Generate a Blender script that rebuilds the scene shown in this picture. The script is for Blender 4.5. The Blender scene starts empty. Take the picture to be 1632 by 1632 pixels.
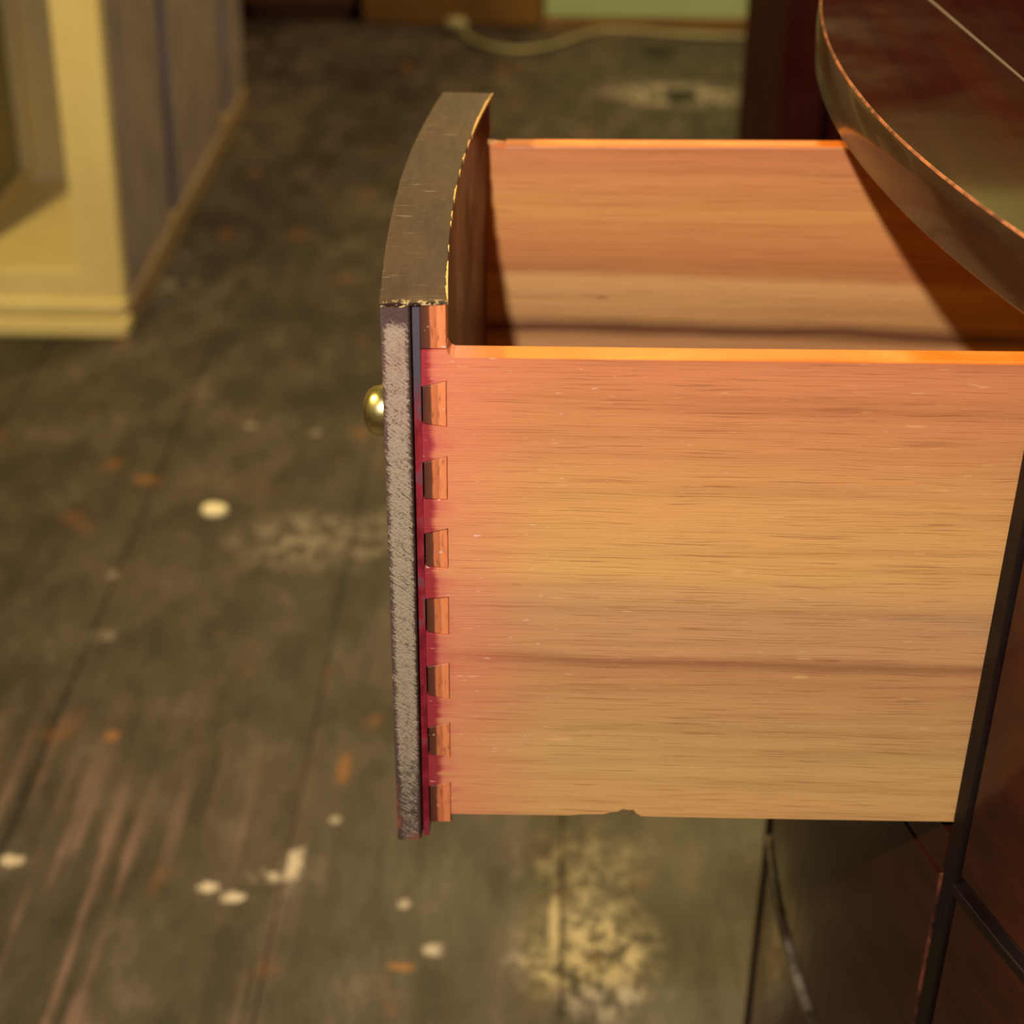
import bpy, bmesh, math, random
from mathutils import Matrix, Vector
from mathutils import noise as mnoise

random.seed(7)
SC = bpy.context.scene
COL = SC.collection

# ------------------------------------------------------------------ camera
TH, PSI, ROLL = math.radians(31.7), math.radians(1.55), 0.004
head = Vector((-math.sin(PSI), math.cos(PSI), 0)); right = Vector((math.cos(PSI), math.sin(PSI), 0)); zup = Vector((0, 0, 1))
fwd = head * math.cos(TH) - zup * math.sin(TH)
up = zup * math.cos(TH) + head * math.sin(TH)
cr = right * math.cos(ROLL) + up * math.sin(ROLL)
cu = -right * math.sin(ROLL) + up * math.cos(ROLL)
cam_d = bpy.data.cameras.new('camera'); cam = bpy.data.objects.new('camera', cam_d); COL.objects.link(cam)
m = Matrix((cr, cu, -fwd)).transposed().to_4x4(); m.translation = (0, 0, 1.3)
cam.matrix_world = m
cam_d.sensor_width = 36; cam_d.sensor_height = 36; cam_d.lens = 2650 / 1632 * 36
cam_d.clip_start = 0.01
cam_d.dof.use_dof = True; cam_d.dof.focus_distance = 0.79; cam_d.dof.aperture_fstop = 6.8
SC.camera = cam

# ------------------------------------------------------------------ world, lights, exposure
SC.view_settings.view_transform = 'Standard'; SC.view_settings.look = 'None'
SC.view_settings.gamma = 1; SC.view_settings.use_curve_mapping = False
SC.view_settings.exposure = 0.0
w = bpy.data.worlds.new('room_ambient'); SC.world = w; w.use_nodes = True
w.node_tree.nodes['Background'].inputs[0].default_value = (1.0, 0.66, 0.26, 1)
w.node_tree.nodes['Background'].inputs[1].default_value = 0.13


def lamp(name, kind, loc, target, power, color, size):
    d = bpy.data.lights.new(name, kind); o = bpy.data.objects.new(name, d); COL.objects.link(o)
    o.location = loc; d.energy = power; d.color = color
    if kind == 'AREA':
        d.shape = 'DISK'; d.size = size
    else:
        d.shadow_soft_size = size
    o.rotation_euler = (Vector(target) - Vector(loc)).to_track_quat('-Z', 'Y').to_euler()
    return o


lamp('camera_flash_offscreen', 'AREA', (-0.16, -0.02, 1.62), (0.03, 0.8, 0.85), 15.0, (1.0, 0.95, 0.87), 0.035)
lamp('ceiling_lamp_left_offscreen', 'POINT', (-1.5, 0.95, 2.55), (0, 0, 0), 225.0, (1.0, 0.75, 0.24), 0.10)
lamp('ceiling_lamp_back_offscreen', 'POINT', (0.25, 3.7, 2.7), (0, 0, 0), 210.0, (1.0, 0.72, 0.27), 0.12)


# ------------------------------------------------------------------ node helpers
def lin(c):
    return tuple((v / 255 / 12.92) if v / 255 <= .04045 else ((v / 255 + .055) / 1.055) ** 2.4 for v in c) + (1,)


class N:
    def __init__(s, name):
        s.mat = bpy.data.materials.new(name); s.mat.use_nodes = True
        s.t = s.mat.node_tree; s.b = s.t.nodes['Principled BSDF']
        s.co = s.t.nodes.new('ShaderNodeTexCoord').outputs['Object']
        sp = s.t.nodes.new('ShaderNodeSeparateXYZ'); s.t.links.new(s.co, sp.inputs[0])
        s.x, s.y, s.z = sp.outputs
        s.rnd = s.t.nodes.new('ShaderNodeObjectInfo').outputs['Random']

    def link(s, v, inp):
        if isinstance(v, (int, float)):
            inp.default_value = v
        elif isinstance(v, tuple):
            inp.default_value = v if len(inp.default_value) == len(v) else v[:3]
        else:
            s.t.links.new(v, inp)

    def math(s, op, a, b=0.0, c=0.0, clamp=False):
        n = s.t.nodes.new('ShaderNodeMath'); n.operation = op; n.use_clamp = clamp
        for v, i in zip((a, b, c), n.inputs): s.link(v, i)
        return n.outputs[0]

    def rng(s, v, a, b, c=0.0, d=1.0, smooth=True):
        n = s.t.nodes.new('ShaderNodeMapRange'); n.interpolation_type = 'SMOOTHSTEP' if smooth else 'LINEAR'
        s.link(v, n.inputs[0])
        for i, q in enumerate((a, b, c, d)): s.link(q, n.inputs[1 + i])
        return n.outputs[0]

    def vec(s, sx, sy, sz, off=None):
        n = s.t.nodes.new('ShaderNodeVectorMath'); n.operation = 'MULTIPLY'
        s.t.links.new(s.co, n.inputs[0]); n.inputs[1].default_value = (sx, sy, sz)
        o = n.outputs[0]
        if off is not None:
            a = s.t.nodes.new('ShaderNodeVectorMath'); a.operation = 'ADD'; s.t.links.new(o, a.inputs[0])
            k = s.t.nodes.new('ShaderNodeCombineXYZ')
            for i in range(3): s.link(off, k.inputs[i])
            s.t.links.new(k.outputs[0], a.inputs[1]); o = a.outputs[0]
        return o

    def noise(s, vec, scale=1.0, detail=4.0, rough=.55, dist=0.0):
        n = s.t.nodes.new('ShaderNodeTexNoise'); s.t.links.new(vec, n.inputs['Vector'])
        n.inputs['Scale'].default_value = scale; n.inputs['Detail'].default_value = detail
        n.inputs['Roughness'].default_value = rough; n.inputs['Distortion'].default_value = dist
        return n.outputs[0]

    def mix(s, f, a, b):
        n = s.t.nodes.new('ShaderNodeMix'); n.data_type = 'RGBA'
        s.link(f, n.inputs[0]); s.link(a, n.inputs[6]); s.link(b, n.inputs[7])
        return n.outputs[2]

    def mul(s, f, a, b):
        n = s.t.nodes.new('ShaderNodeMix'); n.data_type = 'RGBA'; n.blend_type = 'MULTIPLY'
        s.link(f, n.inputs[0]); s.link(a, n.inputs[6]); s.link(b, n.inputs[7])
        return n.outputs[2]

    def ramp(s, f, stops):
        n = s.t.nodes.new('ShaderNodeValToRGB'); s.t.links.new(f, n.inputs[0])
        e = n.color_ramp.elements
        while len(e) < len(stops): e.new(0.5)
        for q, (p, c) in zip(e, stops): q.position = p; q.color = c
        return n.outputs[0]

    def spot(s, x, y, rx, ry, soft=.35, warp=None, amt=.6):
        """elliptical mark on the floor at (x, y)"""
        a = s.math('DIVIDE', s.math('SUBTRACT', s.x, x), rx); b = s.math('DIVIDE', s.math('SUBTRACT', s.y, y), ry)
        d = s.math('SQRT', s.math('ADD', s.math('MULTIPLY', a, a), s.math('MULTIPLY', b, b)))
        if warp is not None: d = s.math('ADD', d, s.math('MULTIPLY', s.math('SUBTRACT', warp, .5), amt))
        return s.rng(d, 1.0, 1.0 - soft)

    def done(s, col, rough=.5, bump=None, bstr=.2, bdist=.001, coat=0.0, crough=.1, metal=0.0, spec=.5):
        s.link(col, s.b.inputs['Base Color']); s.link(rough, s.b.inputs['Roughness']); s.link(metal, s.b.inputs['Metallic'])
        s.b.inputs['Specular IOR Level'].default_value = spec
        s.b.inputs['Coat Weight'].default_value = coat; s.b.inputs['Coat Roughness'].default_value = crough
        if bump is not None:
            n = s.t.nodes.new('ShaderNodeBump'); n.inputs['Strength'].default_value = bstr; n.inputs['Distance'].default_value = bdist
            s.link(bump, n.inputs['Height']); s.t.links.new(n.outputs[0], s.b.inputs['Normal'])
        return s.mat


# ------------------------------------------------------------------ materials
def mat_side(name, inner=False):
    n = N(name)
    warp = n.noise(n.vec(5, 5, 22), 1, 3)
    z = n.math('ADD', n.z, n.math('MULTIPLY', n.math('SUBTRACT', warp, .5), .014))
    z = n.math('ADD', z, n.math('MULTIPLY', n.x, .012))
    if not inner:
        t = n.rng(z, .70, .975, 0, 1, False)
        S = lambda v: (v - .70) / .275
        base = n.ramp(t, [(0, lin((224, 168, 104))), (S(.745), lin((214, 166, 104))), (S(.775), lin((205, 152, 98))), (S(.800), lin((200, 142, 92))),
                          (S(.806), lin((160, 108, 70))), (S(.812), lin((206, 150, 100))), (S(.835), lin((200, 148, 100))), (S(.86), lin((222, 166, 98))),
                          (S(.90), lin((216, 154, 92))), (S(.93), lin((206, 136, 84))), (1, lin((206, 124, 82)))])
    else:
        t = n.rng(z, .80, .975, 0, 1, False)
        S = lambda v: (v - .80) / .175
        base = n.ramp(t, [(0, lin((196, 146, 94))), (S(.846), lin((186, 136, 88))), (S(.853), lin((96, 60, 36))), (S(.861), lin((190, 142, 90))), (S(.885), lin((208, 156, 98))),
                          (S(.892), lin((186, 122, 74))), (S(.905), lin((196, 128, 76))), (S(.935), lin((216, 150, 86))), (S(.965), lin((206, 132, 82))), (1, lin((200, 126, 80)))])
    band = n.noise(n.vec(3, 3, 95), 1, 4, .6)
    base = n.mul(1.0, base, n.ramp(band, [(.28, (.80, .76, .74, 1)), (.52, (1, 1, 1, 1)), (.75, (1.05, 1.03, 1.0, 1))]))
    # pores: short dark dashes that run with the grain
    wob = n.math('MULTIPLY', n.noise(n.vec(16, 16, 40), 1, 2), .0035)
    n2 = n.t.nodes.new('ShaderNodeCombineXYZ')
    n.link(n.math('MULTIPLY', n.x, 20 if not inner else 16), n2.inputs[0]); n.link(n.math('MULTIPLY', n.math('ADD', n.z, wob), 1350 if not inner else 420), n2.inputs[2])
    pores = n.noise(n2.outputs[0], 1, 2, .6)
    pm = n.rng(pores, .45, .33)
    base = n.mix(n.math('MULTIPLY', pm, .52 if not inner else .22), base, lin((132, 70, 36)))
    lp = n.noise(n.vec(60, 60, 420), 1, 1)
    base = n.mix(n.rng(lp, .70, .78, 0, .35 if not inner else 0.0), base, lin((240, 190, 130)))
    streak = n.noise(n.vec(14, 14, 260), 1, 4, .6)
    fl = n.noise(n.vec(26, 26, 130), 1, 2)
    base = n.mix(n.rng(fl, .74, .80, 0, .5), base, lin((120, 62, 34)))
    if not inner:
        # reddish stain that bled in from the drawer front
        e = n.math('ADD', n.x, n.math('MULTIPLY', n.math('SUBTRACT', streak, .5), .03))
        base = n.mix(n.rng(e, .008, -.052, 0, .55), base, lin((230, 128, 98)))
        base = n.mix(n.rng(e, -.044, -.060, 0, .7), base, lin((210, 96, 88)))
        base = n.mix(n.rng(n.math('ADD', n.x, n.math('MULTIPLY', n.math('SUBTRACT', streak, .5), .006)), -.0525, -.0565, 0, .9), base, lin((150, 34, 50)))
        dot = n.noise(n.vec(500, 500, 500), 1, 2)
        wht = n.math('MULTIPLY', n.rng(n.noise(n.vec(130, 130, 800), 1, 2), .70, .76), n.rng(n.x, .06, -.04, .15, .75))
        base = n.mix(wht, base, lin((250, 205, 190)))
    rough = n.rng(pores, .3, .7, .55, .36)
    return n.done(base, rough, n.math('ADD', pores, n.math('MULTIPLY', streak, .5)), .32, .0006)


def mat_rim():
    n = N('orange_varnished_edge')
    g = n.noise(n.vec(18, 18, 18), 1, 5)
    g2 = n.noise(n.vec(50, 700, 10), 1, 2)
    c = n.ramp(g, [(.3, lin((206, 96, 26))), (.55, lin((220, 116, 34))), (.75, lin((230, 146, 66)))])
    c = n.mix(n.rng(g2, .35, .25, 0, .5), c, lin((150, 70, 20)))
    c = n.mix(n.rng(n.x, -.025, -.047, 0, .8), c, lin((220, 132, 104)))
    return n.done(c, .55, g, .2, .001, spec=.3)


def mat_mahogany(name, c0, c1, axis='y', rough=.16, coat=.6, seedscale=1.0, scr=.0, spec=.5):
    n = N(name)
    s = {'x': (3, 60, 60), 'y': (60, 3, 60), 'z': (60, 60, 3)}[axis]
    g = n.noise(n.vec(*[v * seedscale for v in s], off=n.math('MULTIPLY', n.rnd, 9.0)), 1, 5, .6)
    b = n.noise(n.vec(*[v * .12 * seedscale for v in s]), 1, 3)
    c = n.mix(n.rng(g, .3, .7), lin(c0), lin(c1))
    c = n.mul(n.rng(b, .4, .65, 0, .5), c, (.55, .5, .5, 1))
    bump = g
    if scr:
        sc = n.noise(n.vec(90, 14, 90, off=3.0), 1, 2)
        sc2 = n.noise(n.vec(9, 9, 9), 1, 2)
        c = n.mix(n.math('MULTIPLY', n.rng(sc, .72, .76), n.rng(sc2, .5, .6, 0, scr)), c, lin((150, 92, 60)))
    rn = n.noise(n.vec(14, 14, 14), 1, 4)
    return n.done(c, n.rng(rn, .3, .7, rough * .8, rough * 1.5), bump, .04, .0005, coat, .06, spec=spec)


def mat_top_veneer():
    n = N('scuffed_dark_veneer')
    g = n.noise(n.vec(120, 30, 120), 1, 5, .65)
    g2 = n.noise(n.vec(330, 60, 60), 1, 3)
    blot = n.noise(n.vec(34, 22, 30), 1, 4)
    c = n.mix(n.rng(g, .3, .7), lin((42, 24, 18)), lin((58, 38, 31)))
    c = n.mix(n.rng(blot, .45, .7, 0, .5), c, lin((70, 40, 28)))
    sc = n.noise(n.vec(60, 520, 60), 1, 3)
    c = n.mix(n.math('MULTIPLY', n.rng(sc, .60, .72), n.rng(blot, .40, .58, 0, .55)), c, lin((140, 118, 98)))
    # pale chips at the near end and on the outer arris
    ch = n.noise(n.vec(420, 420, 420), 1, 2)
    c = n.mix(n.math('MULTIPLY', n.rng(ch, .55, .62), n.rng(n.y, .667, .6615)), c, lin((214, 186, 130)))
    return n.done(c, .62, n.math('ADD', g, sc), .45, .0008, spec=.25)


def mat_worn_end():
    n = N('worn_grey_end_grain')
    # slanting saw marks over the pale filler
    d = n.math('ADD', n.math('MULTIPLY', n.z, 1.0), n.math('MULTIPLY', n.x, .9))
    k = n.t.nodes.new('ShaderNodeCombineXYZ'); n.link(n.math('MULTIPLY', d, 640), k.inputs[0]); n.link(n.math('MULTIPLY', n.x, 150), k.inputs[1])
    saw = n.noise(k.outputs[0], 1, 3, .6)
    sp = n.noise(n.vec(900, 900, 900), 1, 2)
    big = n.noise(n.vec(60, 60, 34), 1, 4)
    xo = n.math('ADD', n.x, n.math('MULTIPLY', n.math('SUBTRACT', n.z, .84), -.006))
    mid = n.math('MULTIPLY', n.rng(xo, -.0778, -.0735), n.rng(xo, -.0630, -.0672))
    pale = n.math('ADD', n.math('MULTIPLY', mid, .62), n.math('MULTIPLY', n.math('SUBTRACT', n.math('ADD', n.math('MULTIPLY', saw, .7), n.math('MULTIPLY', sp, .5)), .62), 1.9))
    pale = n.math('SUBTRACT', pale, n.math('MULTIPLY', n.rng(n.z, .984, .994), 1.1))
    pale = n.math('SUBTRACT', pale, n.math('MULTIPLY', n.rng(n.z, .765, .70), .30))
    c = n.mix(n.rng(pale, .12, .62), lin((78, 58, 50)), lin((164, 144, 120)))
    c = n.mix(n.rng(n.z, .90, .95, 0, .4), c, n.mix(n.rng(pale, .2, .6), lin((84, 60, 58)), lin((172, 138, 124))))
    red = n.math('MULTIPLY', n.rng(big, .55, .66), n.rng(n.z, .77, .70, .15, .8))
    c = n.mix(red, c, lin((150, 76, 60)))
    c = n.mix(n.rng(sp, .74, .80, 0, .8), c, lin((222, 200, 140)))
    return n.done(c, .72, n.math('ADD', saw, sp), .6, .0008)


def mat_groove():
    n = N('crimson_stained_rabbet')
    a = n.noise(n.vec(160, 160, 90), 1, 4)
    c = n.mix(n.rng(a, .35, .65), lin((112, 22, 34)), lin((150, 40, 50)))
    slate = n.math('ADD', n.rng(n.z, .93, .965), n.math('MULTIPLY', n.rng(a, .56, .66), .6), clamp=True)
    c = n.mix(slate, c, lin((82, 74, 82)))
    return n.done(c, .42, a, .5, .0012)


def mat_pin():
    n = N('dovetail_pin_wood')
    x = n.math('ADD', n.x, n.math('MULTIPLY', n.math('SUBTRACT', n.noise(n.vec(40, 40, 60), 1, 3), .5), .0016))
    x = n.math('ADD', x, n.math('MULTIPLY', n.math('SUBTRACT', .97, n.z), .008))
    c = n.ramp(n.rng(x, -.0592, -.0472, 0, 1, False), [(0, lin((70, 36, 26))), (.36, lin((104, 56, 38))), (.43, lin((206, 116, 70))), (.62, lin((196, 108, 66))), (.70, lin((232, 138, 88))), (1, lin((226, 130, 80)))])
    g = n.noise(n.vec(700, 700, 160), 1, 3)
    c = n.mix(n.rng(g, .48, .3, 0, .45), c, lin((110, 56, 32)))
    sp = n.noise(n.vec(260, 260, 260), 1, 2)
    c = n.mix(n.rng(sp, .70, .76, 0, .7), c, lin((236, 190, 176)))
    return n.done(c, .5, g, .4, .0006)


def mat_floor():
    n = N('worn_dark_floorboard')
    off = n.math('MULTIPLY', n.rnd, 20.0)
    g = n.noise(n.vec(26, 2.6, 1, off), 1, 6, .62)
    blot = n.noise(n.vec(3.2, 1.7, 1), 1, 6, .6)
    fine = n.noise(n.vec(60, 22, 1), 1, 4, .65)
    c = n.mix(n.rng(g, .3, .7, .25, .75), lin((44, 38, 32)), lin((76, 66, 56)))
    c = n.mix(n.rng(blot, .38, .66, 0, .7), c, lin((84, 70, 56)))
    mott = n.noise(n.vec(13, 7, 1), 1, 6, .7)
    c = n.mix(n.rng(mott, .46, .62, 0, .7), c, lin((38, 31, 24)))
    c = n.mix(n.rng(mott, .45, .32, 0, .6), c, lin((104, 92, 78)))
    c = n.mix(n.rng(fine, .55, .8, 0, .5), c, lin((38, 30, 24)))
    tone = n.rng(n.rnd, 0, 1, .82, 1.12, False)
    cc = n.t.nodes.new('ShaderNodeCombineColor')
    for i in range(3): n.link(tone, cc.inputs[i])
    c = n.mul(1.0, c, cc.outputs[0])
    # orange bare wood flecks
    o = n.noise(n.vec(11, 8, 1, 4.0), 1, 3)
    c = n.mix(n.rng(o, .62, .76, 0, .5), c, lin((150, 92, 34)))
    # worn pink-brown streaks along the near boards
    st = n.math('MULTIPLY', n.math('ADD', n.noise(n.vec(34, .7, 1, 2.0), 1, 5, .65), n.math('MULTIPLY', n.noise(n.vec(7, 3, 1, 6.0), 1, 4), .6)), .625)
    reg = n.math('MULTIPLY', n.math('MULTIPLY', n.rng(n.y, 1.75, 1.25), n.rng(n.x, -.20, -.42)), n.rng(n.x, -.95, -.6))
    c = n.mix(n.math('MULTIPLY', n.rng(st, .51, .60), n.math('MULTIPLY', reg, .7)), c, lin((150, 116, 100)))
    # splashes and scrapes of pale paint
    wv = n.noise(n.vec(30, 24, 1), 1, 5, .7)
    wv2 = n.noise(n.vec(70, 60, 1), 1, 4, .7)
    wv4 = n.noise(n.vec(120, 100, 1, 1.0), 1, 3, .6)
    wv3 = n.noise(n.vec(40, 32, 1, 5.0), 1, 6, .72)
    for (x, y, rx, ry, amt, s) in [(.055, 1.235, .075, .10, 1.6, .75), (.06, 1.235, .055, .075, 1.0, .8), (.0, 1.215, .04, .03, 1.4, .7), (.045, 1.36, .075, .075, 2.2, .45),
                                   (.012, 1.27, .007, .05, .5, .9), (-.366, 1.318, .012, .010, .8, 1), (-.335, 1.304, .016, .009, .9, 1), (-.300, 1.338, .026, .012, 1.1, 1), (-.278, 1.355, .012, .030, 1.2, .9),
                                   (-.592, 1.352, .016, .010, .8, .9), (-.590, 1.775, .022, .016, .9, .6), (-.34, 2.02, .14, .09, 2.2, .34), (-.18, 2.08, .09, .06, 2.2, .34),
                                   (.30, 4.115, .20, .11, 1.2, .9), (-.15, 1.30, .008, .008, .4, .7), (-.24, 1.43, .008, .008, .4, .7), (-.115, 1.235, .012, .01, .6, .8),
                                   (-.72, 2.9, .06, .05, 1.6, .35), (-.38, 2.34, .010, .012, .3, .3), (-.49, 2.36, .011, .012, .4, .35), (-.61, 1.92, .01, .01, .4, .3)]:
        f = n.spot(x, y, rx * 1.15, ry * 1.15, .6, wv4, amt + .9) if rx < .02 else n.math('MULTIPLY', n.spot(x, y, rx * 1.25, ry * 1.25, .8, wv, .9), n.rng(wv3, .44, .60))
        c = n.mix(n.math('MULTIPLY', f, s * .9), c, lin((216, 200, 168)))
    for (x, y, rx, ry, s) in [(.267, 4.484, .058, .075, 1.0), (.308, 4.10, .058, .075, 1.0), (-.15, 2.40, .05, .035, .45)]:
        c = n.mix(n.math('MULTIPLY', n.spot(x, y, rx, ry, .4, wv2, .15), s), c, lin((14, 10, 5)))
    for (x, y, rx, ry, s) in [(-.529, 1.571, .012, .012, .9), (-.62, 2.18, .03, .02, .5), (-.24, 1.52, .012, .04, .6), (-.145, 1.21, .02, .008, .8)]:
        c = n.mix(n.math('MULTIPLY', n.spot(x, y, rx, ry, .7, wv4, 1.3), s * .8), c, lin((170, 108, 40)))
    c = n.mul(1.0, c, (.92, .93, 1.3, 1))
    return n.done(c, n.rng(blot, .3, .7, .42, .7), n.math('ADD', g, fine), .35, .003)


def mat_paint(name, col, col2=None, rough=.4, sc=6.0):
    n = N(name)
    a = n.noise(n.vec(sc, sc, sc), 1, 4)
    c = n.mix(n.rng(a, .35, .7), lin(col), lin(col2 or tuple(int(v * .9) for v in col)))
    return n.done(c, rough, n.noise(n.vec(90, 90, 20), 1, 3), .06, .001)


M = {
    'side': mat_side('pale_drawer_side_wood'), 'side_in': mat_side('pale_drawer_inner_wood', True), 'rim': mat_rim(),
    'top_veneer': mat_top_veneer(), 'end': mat_worn_end(), 'groove': mat_groove(), 'pin': mat_pin(),
    'inner': mat_mahogany('brown_inner_face', (96, 48, 22), (124, 66, 32), 'z', .5, 0),
    'mahogany': mat_mahogany('polished_mahogany', (40, 12, 7), (58, 20, 11), 'y', .18, .12, spec=.3),
    'mahogany_v': mat_mahogany('polished_mahogany_upright', (36, 14, 9), (54, 24, 14), 'z', .25, .1, spec=.3),
    'top': mat_mahogany('polished_dresser_top', (44, 11, 7), (62, 18, 10), 'y', .13, .7, 1, .9),
    'edge': mat_mahogany('dresser_top_edge', (40, 21, 11), (52, 30, 16), 'y', .22, .3),
    'black': mat_mahogany('blackened_bead', (20, 10, 8), (30, 16, 12), 'z', .45, 0, spec=.25),
    'dark': mat_mahogany('dark_carcass_wood', (34, 20, 12), (48, 28, 18), 'z', .6, 0),
    'wardrobe': mat_mahogany('dark_red_wardrobe_wood', (40, 6, 5), (56, 11, 8), 'z', .55, 0, .5, spec=.15),
    'floor': mat_floor(),
    'cream': mat_paint('cream_gloss_paint', (232, 214, 160), (224, 204, 150), .35),
    'cream_in': mat_paint('cream_inner_paint', (232, 214, 160), (224, 204, 150), .5),
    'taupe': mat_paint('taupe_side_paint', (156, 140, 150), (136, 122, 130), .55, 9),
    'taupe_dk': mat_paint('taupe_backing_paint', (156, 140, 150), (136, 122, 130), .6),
    'plinth': mat_paint('dusty_plinth_paint', (150, 126, 102), (130, 108, 86), .6, 9),
    'wall': mat_paint('pale_green_wall_paint', (160, 178, 142), (152, 170, 136), .7, 2),
    'brown_wall': mat_paint('brown_wall_paint', (110, 84, 50), (96, 72, 42), .7, 2),
    'skirting': mat_paint('brown_baseboard_paint', (122, 90, 56), (106, 76, 46), .5),
    'crate': mat_paint('olive_brown_board', (112, 76, 24), (92, 60, 18), .6, 5),
    'chest': mat_paint('red_brown_board', (92, 48, 18), (62, 32, 12), .5, 5),
    'cable': mat_paint('grey_cable_rubber', (150, 142, 112), None, .5),
    'white': mat_paint('white_scrap', (236, 226, 208), None, .7),
}


def mk(name, fn):
    n = N(name); return fn(n)


M['chip'] = mk('pale_chipped_wood', lambda n: n.done(n.mix(n.noise(n.vec(300, 300, 300)), lin((176, 122, 52)), lin((236, 196, 120))), .7))
M['worn_arris'] = mk('worn_orange_arris', lambda n: n.done(n.mix(n.rng(n.noise(n.vec(90, 90, 90), 1, 4), .35, .7), lin((76, 34, 15)), lin((164, 94, 56))), .5))
M['inlay'] = mk('grey_inlay', lambda n: n.done(lin((96, 82, 74)), .45))
M['pink_wear'] = mk('pinkish_worn_wood', lambda n: n.done(n.mix(n.rng(n.noise(n.vec(60, 60, 60), 1, 4), .4, .7), lin((40, 18, 13)), lin((130, 66, 46))), .5))
M['grey_wear'] = mk('greyish_worn_bead', lambda n: n.done(n.mix(n.rng(n.noise(n.vec(40, 40, 40), 1, 4), .4, .7), lin((60, 44, 32)), lin((150, 134, 108))), .4))
M['brass'] = mk('polished_brass', lambda n: n.done(lin((226, 212, 150)), n.rng(n.noise(n.vec(120, 120, 120)), .3, .7, .22, .34), metal=1.0))
M['glass'] = mk('dusty_olive_glass', lambda n: n.done(lin((138, 128, 62)), .25))


# ------------------------------------------------------------------ mesh helpers
def empty(name, loc, **props):
    o = bpy.data.objects.new(name, None); COL.objects.link(o); o.location = loc; o.empty_display_size = .05
    for k, v in props.items(): o[k] = v
    return o


def put(name, me, parent=None, **props):
    o = bpy.data.objects.new(name, me); COL.objects.link(o)
    if parent is not None:
        o.parent = parent
        o.matrix_parent_inverse = WORLD[parent.name].inverted()
    WORLD[o.name] = Matrix()
    for k, v in props.items(): o[k] = v
    return o


WORLD = {}


def reg(o):
    WORLD[o.name] = Matrix.Translation(o.location); return o


def finish(bm, name, mats, bevel=0.0, smooth=False, segs=2):
    bmesh.ops.remove_doubles(bm, verts=bm.verts, dist=1e-6)
    bmesh.ops.recalc_face_normals(bm, faces=bm.faces)
    if bevel:
        es = [e for e in bm.edges if len(e.link_faces) == 2 and e.calc_face_angle(0) > .5]
        bmesh.ops.bevel(bm, geom=es, offset=bevel, segments=segs, affect='EDGES', profile=.5, clamp_overlap=True)
    me = bpy.data.meshes.new(name); bm.to_mesh(me); bm.free()
    for mt in (mats if isinstance(mats, (list, tuple)) else [mats]): me.materials.append(M[mt])
    if smooth:
        for p in me.polygons: p.use_smooth = True
    return me


def add_box(bm, x0, x1, y0, y1, z0, z1, mi=0):
    v = [bm.verts.new((x, y, z)) for x in (x0, x1) for y in (y0, y1) for z in (z0, z1)]
    for f in ((0, 1, 3, 2), (4, 6, 7, 5), (0, 4, 5, 1), (2, 3, 7, 6), (0, 2, 6, 4), (1, 5, 7, 3)):
        bm.faces.new([v[i] for i in f]).material_index = mi


def box(name, x0, x1, y0, y1, z0, z1, mat, parent=None, bevel=.001, T=None, **props):
    bm = bmesh.new(); add_box(bm, x0, x1, y0, y1, z0, z1)
    if T:
        for v in bm.verts: v.co = T(v.co)
    return put(name, finish(bm, name, mat, bevel), parent, **props)


def prism(plan, z0, z1, bm=None, mi=(0, 0, 0)):
    """plan: list of (x, y[, side material]) ; extruded in z; mi = (bottom, top, default side)"""
    bm = bm or bmesh.new()
    lo = [bm.verts.new((p[0], p[1], z0)) for p in plan]; hi = [bm.verts.new((p[0], p[1], z1)) for p in plan]
    k = len(plan)
    bm.faces.new(lo[::-1]).material_index = mi[0]; bm.faces.new(hi).material_index = mi[1]
    for i in range(k):
        j = (i + 1) % k
        bm.faces.new((lo[i], lo[j], hi[j], hi[i])).material_index = plan[i][2] if len(plan[i]) > 2 else mi[2]
    return bm


def frange(a, b, k):
    return [a + (b - a) * i / (k - 1) for i in range(k)]


# ------------------------------------------------------------------ the room
bm = bmesh.new(); add_box(bm, -3.2, 3.0, -1.2, 5.6, -.06, -.006)
floor = put('floor', finish(bm, 'floor', 'floor'), kind='structure')


def board(x0, x1, y0, y1, dz):
    bm = bmesh.new(); g = .0008
    add_box(bm, x0 + g, x1 - g, y0 + g, y1 - g, -.006, dz)
    put('floorboard', finish(bm, 'floorboard', 'floor', .0012, segs=1), floor)


near_cols = [-3.2, -2.9, -2.6, -2.32, -2.04, -1.76, -1.47, -1.18, -.892, -.606, -.286, .02, .33, .62, .93, 1.24, 1.54, 1.85, 2.15, 2.45, 2.75, 3.0]
far_cols = [-3.2, -3.62, -2.7, -2.45, -2.2, -1.97, -1.73, -1.49, -1.25, -1.02, -.785, -.592, -.37, -.13, .1, .34, .58, .82, 1.06, 1.3, 1.55, 1.8, 2.05, 2.3, 2.55, 2.8, 3.0]
for i in range(len(near_cols) - 1):
    ys = [-1.2, [.55, .9, .3][i % 3], [2.75, 3.62, 3.2][i % 3]]
    for a, b in zip(ys[:-1], ys[1:]):
        board(near_cols[i], near_cols[i + 1], a, b, random.uniform(-.0025, 0.0))
    # short piece up to the joint line
    if ys[-1] < 3.62: board(near_cols[i], near_cols[i + 1], ys[-1], 3.62, random.uniform(-.0025, 0))
for i in range(len(far_cols) - 1):
    board(far_cols[i], far_cols[i + 1], 3.62, [5.6, 4.5][i % 2], random.uniform(-.0025, 0))
    if i % 2: board(far_cols[i], far_cols[i + 1], 4.5, 5.6, random.uniform(-.0025, 0))

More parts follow.
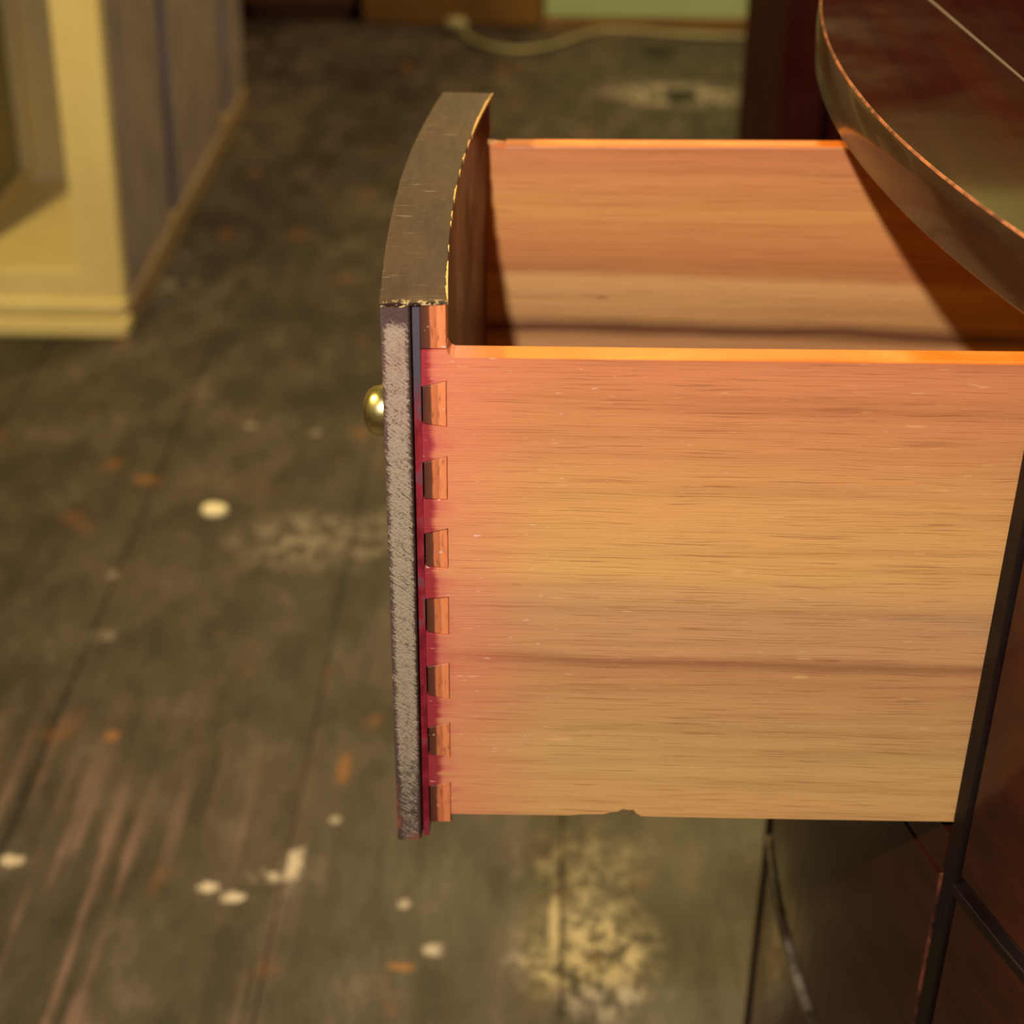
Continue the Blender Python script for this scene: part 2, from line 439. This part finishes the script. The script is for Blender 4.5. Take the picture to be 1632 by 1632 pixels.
bm = bmesh.new()
prism([(-3.2, 5.45), (-.04, 5.45), (-.04, 4.70), (3.0, 4.70), (3.0, 5.6), (-3.2, 5.6)], -.03, 2.9, bm)
for f in bm.faces:
    c = f.calc_center_median()
    if c.x < -.5: f.material_index = 1
wall_back = put('wall_back', finish(bm, 'wall_back', ['wall', 'brown_wall']), kind='structure')
box('baseboard_back', -.045, 3.0, 4.688, 4.70, -.002, .035, 'skirting', bevel=.002, kind='structure')

# ------------------------------------------------------------------ dresser
CY = .915
def Xf(Y): return .172 + (Y - CY) ** 2 / 1.54
def Xt(Y): return .1497 + (Y - CY) ** 2 / 1.54


dresser = reg(empty('bow_front_dresser', (.4, CY, 0), label='dark polished bow-front mahogany dresser with one deep drawer pulled open', category='dresser'))
YA, YB = .42, 1.41

# top: lofted along its curved front edge
bm = bmesh.new()
ZT, ZB = 1.036, 1.003
ys = frange(YA - .02, YB + .02, 61)
prof = [(.0010, ZT, 2), (.0003, ZT - .0008, 2), (0, ZT - .0012, 1), (-.0005, ZT - .016, 1), (0, ZB + .002, 1), (.002, ZB, 0)]
rows = []
for Y in ys:
    jit = mnoise.noise(Vector((0, Y * 60, 0))) * .0007
    row = [bm.verts.new((.66, Y, ZT))]
    for k, (dx, z, mi) in enumerate(prof):
        a = jit if k in (0, 1) else 0
        row.append(bm.verts.new((Xt(Y) + dx + (abs(a) if k == 0 else 0), Y, z - (abs(a) if k == 1 else 0))))
    row.append(bm.verts.new((.66, Y, ZB)))
    rows.append(row)
for a, b in zip(rows[:-1], rows[1:]):
    for k in range(len(a)):
        j = (k + 1) % len(a)
        f = bm.faces.new((a[k], b[k], b[j], a[j]))
        f.material_index = 0 if k in (0, len(a) - 1, len(a) - 2) else prof[k - 1][2]
        f.smooth = k not in (0, len(a) - 1, len(a) - 2)
bm.faces.new(rows[0]); bm.faces.new(rows[-1][::-1])
me = finish(bm, 'dresser_top', ['top', 'edge', 'worn_arris'])
top_o = put('dresser_top', me, dresser)
# straight inlaid line in the top
bm = bmesh.new()
def Xl(Y): return .223 + (1.0247 - Y) * .125
prism([(Xl(.45), .45), (Xl(.45) + .0015, .45), (Xl(1.39) + .0015, 1.39), (Xl(1.39), 1.39)], ZT - .003, ZT + .0003, bm)
put('inlay_line', finish(bm, 'inlay_line', 'inlay'), top_o)


def curved(name, y0, y1, z0, z1, mat, depth=.018, out=0.0, parent=dresser, bevel=.0015, k=None, nshift=None):
    k = k or max(4, int((y1 - y0) / .02) + 2)
    Y = frange(y0, y1, k)
    plan = [(Xf(t) - out, t) for t in Y] + [(Xf(t) + depth, t) for t in reversed(Y)]
    bm = prism(plan, z0, z1)
    return put(name, finish(bm, name, mat, bevel), parent)


DV0, DV1 = .6505, .6618          # divider beside the open drawer
FE = .958                        # far edge of the opening
# carcass (ends, back, bottom, rails and runners) in one piece
bm = bmesh.new()
add_box(bm, .62, .64, YA + .02, YB - .02, .05, ZB)
for y0, y1 in ((YA, YA + .02), (YB - .02, YB)):
    prism([(Xf(y0) + .002, y0), (.64, y0), (.64, y1), (Xf(y1) + .002, y1)], .05, ZB, bm)
prism([(Xf(t) + .012, t) for t in frange(YA + .02, YB - .02, 30)] + [(.62, YB - .02), (.62, YA + .02)], .05, .07, bm)
prism([(Xf(t) + .004, t) for t in frange(YA + .02, YB - .02, 30)] + [(.62, YB - .02), (.62, YA + .02)], .664, .680, bm)
prism([(Xf(t) + .012, t) for t in frange(YA + .02, YB - .02, 30)] + [(.62, YB - .02), (.62, YA + .02)], .410, .424, bm)
add_box(bm, .225, .62, DV0 + .001, DV1 - .001, .07, ZB)
add_box(bm, .205, .62, FE + .002, FE + .014, .07, ZB)
put('carcass', finish(bm, 'carcass', 'dark', .0008), dresser)
# upright strips
curved('divider_strip', DV0, DV1, .05, ZB, 'black', .03, .0005)
curved('divider_strip', FE, FE + .012, .675, ZB, 'mahogany_v', .03, .0005)
curved('corner_post', .963, .984, .05, .6745, 'black', .03, .002)
curved('corner_post', .986, YB, .05, .6745, 'mahogany_v', .03, 0)
curved('front_panel', FE + .013, YB, .676, ZB - .002, 'mahogany_v')
curved('closed_drawer_front', YA + .004, DV0 - .002, .680, ZB - .003, 'mahogany')
curved('closed_drawer_front', YA + .004, DV0 - .002, .425, .666, 'mahogany')
curved('closed_drawer_front', YA + .004, DV0 - .002, .09, .410, 'mahogany')
curved('closed_drawer_front', DV1 + .002, FE + .003, .424, .666, 'mahogany')
curved('closed_drawer_front', DV1 + .002, FE + .003, .09, .411, 'mahogany')
# thin beads round the fronts
curved('bead', YA + .004, DV0 - .001, .668, .6745, 'black', .012, .0035, bevel=.001)
curved('drawer_rail', DV1 + .001, FE + .003, .6675, .6965, 'mahogany', .06, .0, bevel=.001)
curved('bead', DV1 + .001, FE + .003, .4125, .4195, 'grey_wear', .012, .0035, bevel=.001)
curved('bead', YA + .004, DV0 - .001, .4125, .4195, 'black', .012, .0035, bevel=.001)
curved('bead', DV1, DV1 + .0014, .42, .668, 'pink_wear', .012, .0012, bevel=.0003)
for y0, y1 in ((YA, YA + .06), (YB - .06, YB)):
    for x0 in (None, .58):
        xx = (max(Xf(y0), Xf(y1)) + .01) if x0 is None else x0
        bm = bmesh.new(); add_box(bm, xx, xx + .06, y0, y1, 0, .052)
        for v in bm.verts:
            if v.co.z < .01: v.co.x = xx + .03 + (v.co.x - xx - .03) * .7; v.co.y = (y0 + y1) / 2 + (v.co.y - (y0 + y1) / 2) * .7
        put('foot', finish(bm, 'foot', 'dark', .002), dresser)

# ------------------------------------------------------------------ the open drawer
YN, YNI, YFI, YFO = .6636, .6760, .9430, .9555
def T(c):                        # the old drawer sits a little out of square
    return Vector((c.x - (.97 - c.z) * .008, c.y, c.z + (c.x + .047) * .009))
def tr(bm):
    for v in bm.verts: v.co = T(v.co)
XR = .36
ZS0, ZS1 = .7016, .9700
# the drawer part itself: bottom board and back board
bm = bmesh.new()
add_box(bm, -.050, XR - .012, YNI - .005, YFI + .005, .716, .724)
add_box(bm, XR - .014, XR - .002, YNI - .004, YFI + .004, .716, .955)
tr(bm)
drawer = put('drawer', finish(bm, 'drawer', 'side_in', .0006), dresser, label='open pale wood drawer with dovetailed bow front and brass knob')

pins = [(.9551, .9581, .9364, .9347), (.9157, .9192, .8963, .8959), (.8768, .8799, .8583, .8571), (.8392, .8407, .8193, .8178),
        (.7982, .8008, .7804, .7779), (.7593, .7630, .7415, .7398), (.7203, .7232, .6954, .6958)]
XT0, XT1 = -.0587, -.0474        # tails: left tips and baseline
CLR = .00035


def xsheared(z): return -(0.97 - z) * .000


def side_outline():
    P = [(XT0, .9735)]           # upper left tip of the top tail
    for (a, b, c, d) in pins[:-1]:
        P += [(XT0 - .0002, a + CLR), (XT1, b + CLR), (XT1, d - CLR), (XT0 - .0002, c - CLR)]
    a, b, c, d = pins[-1]
    P += [(XT0 - .0002, a + CLR), (XT1, b + CLR), (XT1, ZS0)]
    # nicked lower edge
    P += [(.015, ZS0 + .0002), (.0205, ZS0 + .0010), (.033, ZS0 + .0014), (.0375, ZS0 + .0030), (.0405, ZS0 + .0034), (.043, ZS0 + .0052), (.0465, ZS0 + .0046), (.0485, ZS0 + .0050), (.0505, ZS0 + .0022), (.053, ZS0 + .0004), (.10, ZS0)]
    P += [(XR, ZS0), (XR, ZS1), (-.044, ZS1), (-.046, ZS1 + .001), (XT1, ZS1 + .0035)]
    return P


def extr_y(P, y0, y1, mats, bev_top):
    bm = bmesh.new()
    a = [bm.verts.new((p[0], y0, p[1])) for p in P]; b = [bm.verts.new((p[0], y1, p[1])) for p in P]
    bm.faces.new(a); bm.faces.new(b[::-1])
    k = len(P)
    for i in range(k):
        j = (i + 1) % k; bm.faces.new((a[i], b[i], b[j], a[j]))
    bmesh.ops.recalc_face_normals(bm, faces=bm.faces)
    # soften the upper long edges
    es = [e for e in bm.edges if all(v.co.z > ZS1 - 1e-4 for v in e.verts) and abs(e.verts[0].co.x - e.verts[1].co.x) > .2]
    bmesh.ops.bevel(bm, geom=es, offset=bev_top, segments=3, affect='EDGES', profile=.5)
    for f in bm.faces:
        n, c = f.normal, f.calc_center_median()
        if n.z > .5 and c.z > ZS1 - .004 and c.x > -.043: f.material_index = 1
        elif n.y * mats > .5: f.material_index = 2
    return bm


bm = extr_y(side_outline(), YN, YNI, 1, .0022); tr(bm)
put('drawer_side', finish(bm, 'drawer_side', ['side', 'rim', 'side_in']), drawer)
P = [(-.0587, .9735), (-.0587, ZS0), (XR, ZS0), (XR, ZS1), (-.030, ZS1), (-.046, ZS1)]
bm = extr_y(P, YFI, YFO, -1, .0018); tr(bm)
for f in bm.faces:
    if f.normal.y < -.5: f.material_index = 2
put('drawer_side', finish(bm, 'drawer_side', ['side', 'rim', 'side_in']), drawer)

# bow front
def Xo(Y):
    d = Y - .785
    return -.0803 + d * d * (.285 if d < 0 else .43)
TK = .029
FZ0, FZ1 = .6858, .9968
yl = frange(.6604, .9580, 34)
plan = [(Xo(t), t, 2) for t in yl]                                  # outer face
plan[-1] = (Xo(.9580), .9580, 1)
inner = frange(.9430, YNI, 34)
plan += [(Xo(.958) + .012, .958, 1), (Xo(.9555) + .0125, .9430, 4)]
plan += [(Xo(t) + TK, t, 3) for t in inner]
x0 = Xo(.6604)
plan[-1] = (plan[-1][0], plan[-1][1], 4)
plan += [(XT0 - .0004, YNI, 4), (XT0 - .0004, .6644, 4), (x0 + .0136, .6640, 4), (x0 + .0134, .6680, 4), (x0 + .0129, .6680, 1), (x0 + .0127, .6625, 1), (x0 + .0120, .6610, 1), (x0 + .0012, .6600, 1)]
bm = prism(plan, FZ0, FZ1 - .0012, None, (1, 0, 2))
hi = [f for f in bm.faces if f.normal.z > .5 or (abs(f.calc_center_median().z - (FZ1 - .0012)) < 1e-5)]
# veneered top that reaches the near end over the whole thickness
tr(bm); ft = put('drawer_front', finish(bm, 'drawer_front', ['top_veneer', 'end', 'mahogany', 'inner', 'groove']), drawer)
vp = [(Xo(t) - .0001 + mnoise.noise(Vector((t * 300, 0, 0))) * .0004, t) for t in frange(.6606, .9580, 60)]
vp += [(Xo(t) + TK + .0002 + mnoise.noise(Vector((t * 220, 5, 0))) * .0003, t) for t in frange(.9560, .6640, 60)]
vp += [(Xo(.6606) + u * TK, .6640 - (1 - u) * .0028 + mnoise.noise(Vector((u * 14, 9, 3))) * .0009) for u in (.9, .8, .7, .6, .5, .4, .3, .2, .1)]
bm = prism(vp, FZ1 - .0012, FZ1 + .0002); tr(bm)
put('veneer', finish(bm, 'veneer', 'top_veneer'), drawer)
# inner part of the front above the drawer sides, at both ends
for y0, y1 in ((.6640, YNI + .0005), (.9428, .9560)):
    bm = bmesh.new(); xa = Xo(y0) + .0172; xb = Xo((y0 + y1) / 2) + TK
    add_box(bm, xa, xb, y0, y1, .9742, FZ1 - .0011); tr(bm)
    put('dovetail_pin', finish(bm, 'dovetail_pin', 'pin' if y0 < .8 else 'inner', .0003), drawer)
# dovetail pins
for i, (a, b, c, d) in enumerate(pins):
    bm = bmesh.new(); y0 = YN + .0003 + random.uniform(-.0002, .0004); y1 = YNI + .0005
    q = [(XT0 + .0003, a), (XT1 - .0003, b), (XT1 - .0003, d), (XT0 + .0003, c)]
    A = [bm.verts.new((x, y0, z)) for x, z in q]; B = [bm.verts.new((x, y1, z)) for x, z in q]
    bm.faces.new(A); bm.faces.new(B[::-1])
    for k in range(4): bm.faces.new((A[k], B[k], B[(k + 1) % 4], A[(k + 1) % 4]))
    tr(bm)
    put('dovetail_pin', finish(bm, 'dovetail_pin', 'pin', .0003, segs=1), drawer)
# pale slivers where the inner top arris is chipped
for (a, b, wmax) in [(.6650, .7080, .0011), (.722, .727, .0006), (.752, .757, .0007), (.763, .770, .0007), (.785, .805, .0010), (.822, .828, .0007), (.843, .852, .0008), (.865, .875, .0007), (.882, .956, .0016)]:
    k = max(4, int((b - a) / .0014)); Y = frange(a, b, k)
    wd = [max(.00015, wmax * (.55 + .6 * mnoise.noise(Vector((t * 260, 2, 7))))) * min(1, 4 * min(i + .4, k - .6 - i) / k + .15) for i, t in enumerate(Y)]
    vp = [(Xo(t) + TK + .0006, t) for t in Y] + [(Xo(t) + TK + .0004 - w_, t) for t, w_ in reversed(list(zip(Y, wd)))]
    bm = prism(vp, FZ1 - .0018, FZ1 + .0005); tr(bm)
    put('chipped_edge', finish(bm, 'chipped_edge', 'chip'), drawer)


def lathe(name, profile, center, mat, parent, segs=40):
    """profile (axial, radius) along -X from center"""
    bm = bmesh.new(); rings = []
    for (u, r) in profile:
        rings.append([bm.verts.new((center[0] - u, center[1] + r * math.cos(2 * math.pi * i / segs), center[2] + r * math.sin(2 * math.pi * i / segs))) for i in range(segs)])
    for a, b in zip(rings[:-1], rings[1:]):
        for i in range(segs):
            bm.faces.new((a[i], a[(i + 1) % segs], b[(i + 1) % segs], b[i]))
    bm.faces.new(rings[0][::-1]); bm.faces.new(rings[-1]); tr(bm)
    return put(name, finish(bm, name, mat, smooth=True), parent)


kp = [(-.006, .0085), (.0005, .0090), (.0020, .0112), (.0040, .0130), (.0065, .0139), (.0090, .0140), (.0115, .0137), (.0140, .0129), (.0165, .0114), (.0180, .0092), (.0190, .0064), (.0195, .0030), (.0196, .0003)]
lathe('brass_knob', kp, (Xo(.785) - .0004, .785, .8780), 'brass', drawer)

# ------------------------------------------------------------------ cream display cabinet
def TC(c): return Vector((c.x + c.z * .035, c.y, c.z))
cab = reg(empty('display_cabinet', (-1.15, 3.2, 0), label='cream painted display cabinet with grey-brown boarded side standing on the floorboards', category='cabinet'))
CX0, CX1, CYF, CYB, CZ = -1.62, -.762, 2.680, 3.96, 1.05
def cbox(name, *a, bevel=.003): return box(name, *a, parent=cab, bevel=bevel, T=TC)
cbox('base_moulding', CX0 - .006, CX1 + .004, CYF - .014, CYF + .03, 0, .036, 'cream', bevel=.008)
cbox('base_moulding', CX0 - .004, CX1 + .002, CYF - .010, CYF + .03, .037, .073, 'cream', bevel=.010)
cbox('bottom_rail', CX0, CX1, CYF, CYF + .03, .073, .124, 'cream')
cbox('door_stile', -.842, CX1, CYF, CYF + .03, .124, CZ - .08, 'cream')
cbox('door_stile', CX0, CX0 + .08, CYF, CYF + .03, .124, CZ - .08, 'cream')
cbox('top_rail', CX0, CX1, CYF, CYF + .03, CZ - .08, CZ, 'cream')
cbox('cabinet_top', CX0 - .02, CX1 + .015, CYF - .02, CYB, CZ, CZ + .03, 'cream')
cbox('cabinet_floor', CX0 + .01, CX1 - .02, CYF + .03, 3.14, .085, .118, 'cream')
cbox('back_panel', CX0 + .01, CX1 - .02, 3.14, 3.16, .02, CZ, 'cream_in')
cbox('inner_partition', -1.085, -1.062, CYF + .04, 3.14, .118, CZ, 'glass')
cbox('skirting_strip', -1.062, -1.050, CYF + .04, 3.14, .118, .150, 'cream_in', bevel=.002)
cbox('corner_strip', -1.062, -1.040, 3.115, 3.14, .150, CZ, 'cream_in', bevel=.002)
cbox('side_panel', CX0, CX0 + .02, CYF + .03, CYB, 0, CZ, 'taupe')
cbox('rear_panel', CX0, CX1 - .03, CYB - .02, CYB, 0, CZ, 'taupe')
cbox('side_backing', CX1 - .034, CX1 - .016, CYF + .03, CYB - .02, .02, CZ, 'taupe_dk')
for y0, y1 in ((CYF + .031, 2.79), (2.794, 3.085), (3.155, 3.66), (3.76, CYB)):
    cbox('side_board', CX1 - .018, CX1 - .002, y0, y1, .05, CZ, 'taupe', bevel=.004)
cbox('side_plinth', CX1 - .03, CX1 + .004, CYF + .031, CYB, 0, .055, 'plinth', bevel=.004)

# ------------------------------------------------------------------ dark wardrobe behind the dresser
wd = reg(empty('dark_wardrobe', (.70, 2.45, 0), label='dark red-brown wardrobe standing behind the dresser', category='wardrobe'))
def wbox(name, *a, bevel=.003): return box(name, *a, parent=wd, bevel=bevel)
WX = .300
wbox('carcass', WX, WX + .8, 2.225, 2.70, .06, 1.60, 'wardrobe')
wbox('plinth', WX + .005, WX + .795, 2.24, 2.69, 0, .06, 'wardrobe')
wbox('door_frame', WX - .003, WX + .058, 2.20, 2.226, .06, 1.60, 'wardrobe', bevel=.004)
wbox('door_frame', WX + .055, WX + .75, 2.20, 2.226, .06, .15, 'wardrobe', bevel=.004)
wbox('door_frame', WX + .055, WX + .75, 2.20, 2.226, 1.52, 1.60, 'wardrobe', bevel=.004)
wbox('door_frame', WX + .74, WX + .80, 2.20, 2.226, .06, 1.60, 'wardrobe', bevel=.004)
wbox('door_panel', WX + .07, WX + .35, 2.210, 2.226, .165, 1.505, 'wardrobe', bevel=.006)
wbox('door_panel', WX + .40, WX + .725, 2.210, 2.226, .165, 1.505, 'wardrobe', bevel=.006)
wbox('door_frame', WX + .365, WX + .385, 2.198, 2.226, .15, 1.52, 'wardrobe', bevel=.003)

# ------------------------------------------------------------------ things by the far wall
ch = reg(empty('low_cupboard', (-.93, 4.9, 0), label='dark red-brown low wooden cupboard against the far wall', category='cupboard'))
box('body', -1.32, -.585, 4.73, 5.2, .04, .62, 'chest', ch, .004)
box('plinth', -1.30, -.60, 4.745, 5.19, 0, .04, 'chest', ch, .003)
for x0, x1 in ((-1.30, -.962), (-.946, -.605)):
    d = box('door', x0, x1, 4.716, 4.731, .06, .59, 'chest', ch, .004)
    box('handle', (x1 - .05 if x0 < -1 else x0 + .03), (x1 - .03 if x0 < -1 else x0 + .05), 4.70, 4.717, .30, .36, 'dark', d, .004)
cr_ = reg(empty('wooden_crate', (-.3, 4.9, 0), label='olive-brown plank crate beside the pale green wall', category='crate'))
for i in range(3):
    box('plank', -.552, -.048, 4.70, 4.715, .005 + i * .152, .150 + i * .152, 'crate', cr_, .003)
    box('plank', -.552, -.048, 5.10, 5.115, .005 + i * .152, .150 + i * .152, 'crate', cr_, .003)
box('end_board', -.552, -.535, 4.715, 5.10, 0, .46, 'crate', cr_, .003)
box('end_board', -.065, -.048, 4.715, 5.10, 0, .46, 'crate', cr_, .003)
box('base_board', -.536, -.064, 4.715, 5.10, 0, .02, 'crate', cr_, .002)


def tube(name, pts, r, mat, parent=None, segs=8, **props):
    # Catmull-Rom through pts
    P = [Vector(p) for p in pts]; P = [P[0] * 2 - P[1]] + P + [P[-1] * 2 - P[-2]]; C = []
    for i in range(1, len(P) - 2):
        for s in range(8):
            t = s / 8; a, b, c, d = P[i - 1:i + 3]
            C.append(.5 * ((2 * b) + (c - a) * t + (2 * a - 5 * b + 4 * c - d) * t * t + (3 * b - a - 3 * c + d) * t ** 3))
    C.append(P[-2]); bm = bmesh.new(); rings = []
    for i, c in enumerate(C):
        tn = (C[min(i + 1, len(C) - 1)] - C[max(i - 1, 0)]).normalized()
        s = tn.cross(Vector((0, 0, 1))).normalized(); u = s.cross(tn)
        rings.append([bm.verts.new(c + (s * math.cos(2 * math.pi * k / segs) + u * math.sin(2 * math.pi * k / segs)) * r) for k in range(segs)])
    for a, b in zip(rings[:-1], rings[1:]):
        for k in range(segs): bm.faces.new((a[k], a[(k + 1) % segs], b[(k + 1) % segs], b[k]))
    bm.faces.new(rings[0][::-1]); bm.faces.new(rings[-1])
    return put(name, finish(bm, name, mat, smooth=True), parent, **props)


cb = reg(empty('power_cable', (0, 4.5, 0), label='pale grey cable with a plug lying in a loop on the floor', category='cable'))
tube('cord', [(-.27, 4.64, .012), (-.245, 4.56, .008), (-.19, 4.49, .007), (-.11, 4.455, .007), (-.03, 4.49, .007), (.05, 4.59, .007), (.12, 4.655, .007), (.22, 4.655, .007), (.36, 4.62, .007), (.55, 4.61, .007), (.75, 4.64, .007)], .008, 'cable', cb)
bm = bmesh.new(); bmesh.ops.create_uvsphere(bm, u_segments=20, v_segments=12, radius=1)
for v in bm.verts: v.co = Vector((-.285 + v.co.x * .034, 4.652 + v.co.y * .03, .021 + v.co.z * .0215 * (1 if v.co.z > 0 else .95)))
put('plug', finish(bm, 'plug', 'cable', smooth=True), cb)

# scrap of white paper on the boards
bm = bmesh.new(); ring = []
for k in range(18):
    a = 2 * math.pi * k / 18; r = 1 + .18 * mnoise.noise(Vector((math.cos(a) * 2, math.sin(a) * 2, 4)))
    ring.append((-.5 + math.cos(a) * .021 * r, 2.096 + math.sin(a) * .017 * r))
bm = prism(ring, -.003, .004)
for v in bm.verts:
    if v.co.z > 0: v.co.z += .003 * mnoise.noise(v.co * 60); v.co.x = -.5 + (v.co.x + .5) * .85; v.co.y = 2.096 + (v.co.y - 2.096) * .85
put('plaster_chip', finish(bm, 'plaster_chip', 'white', .001), label='small white plaster chip lying on the dark floorboards', category='debris')
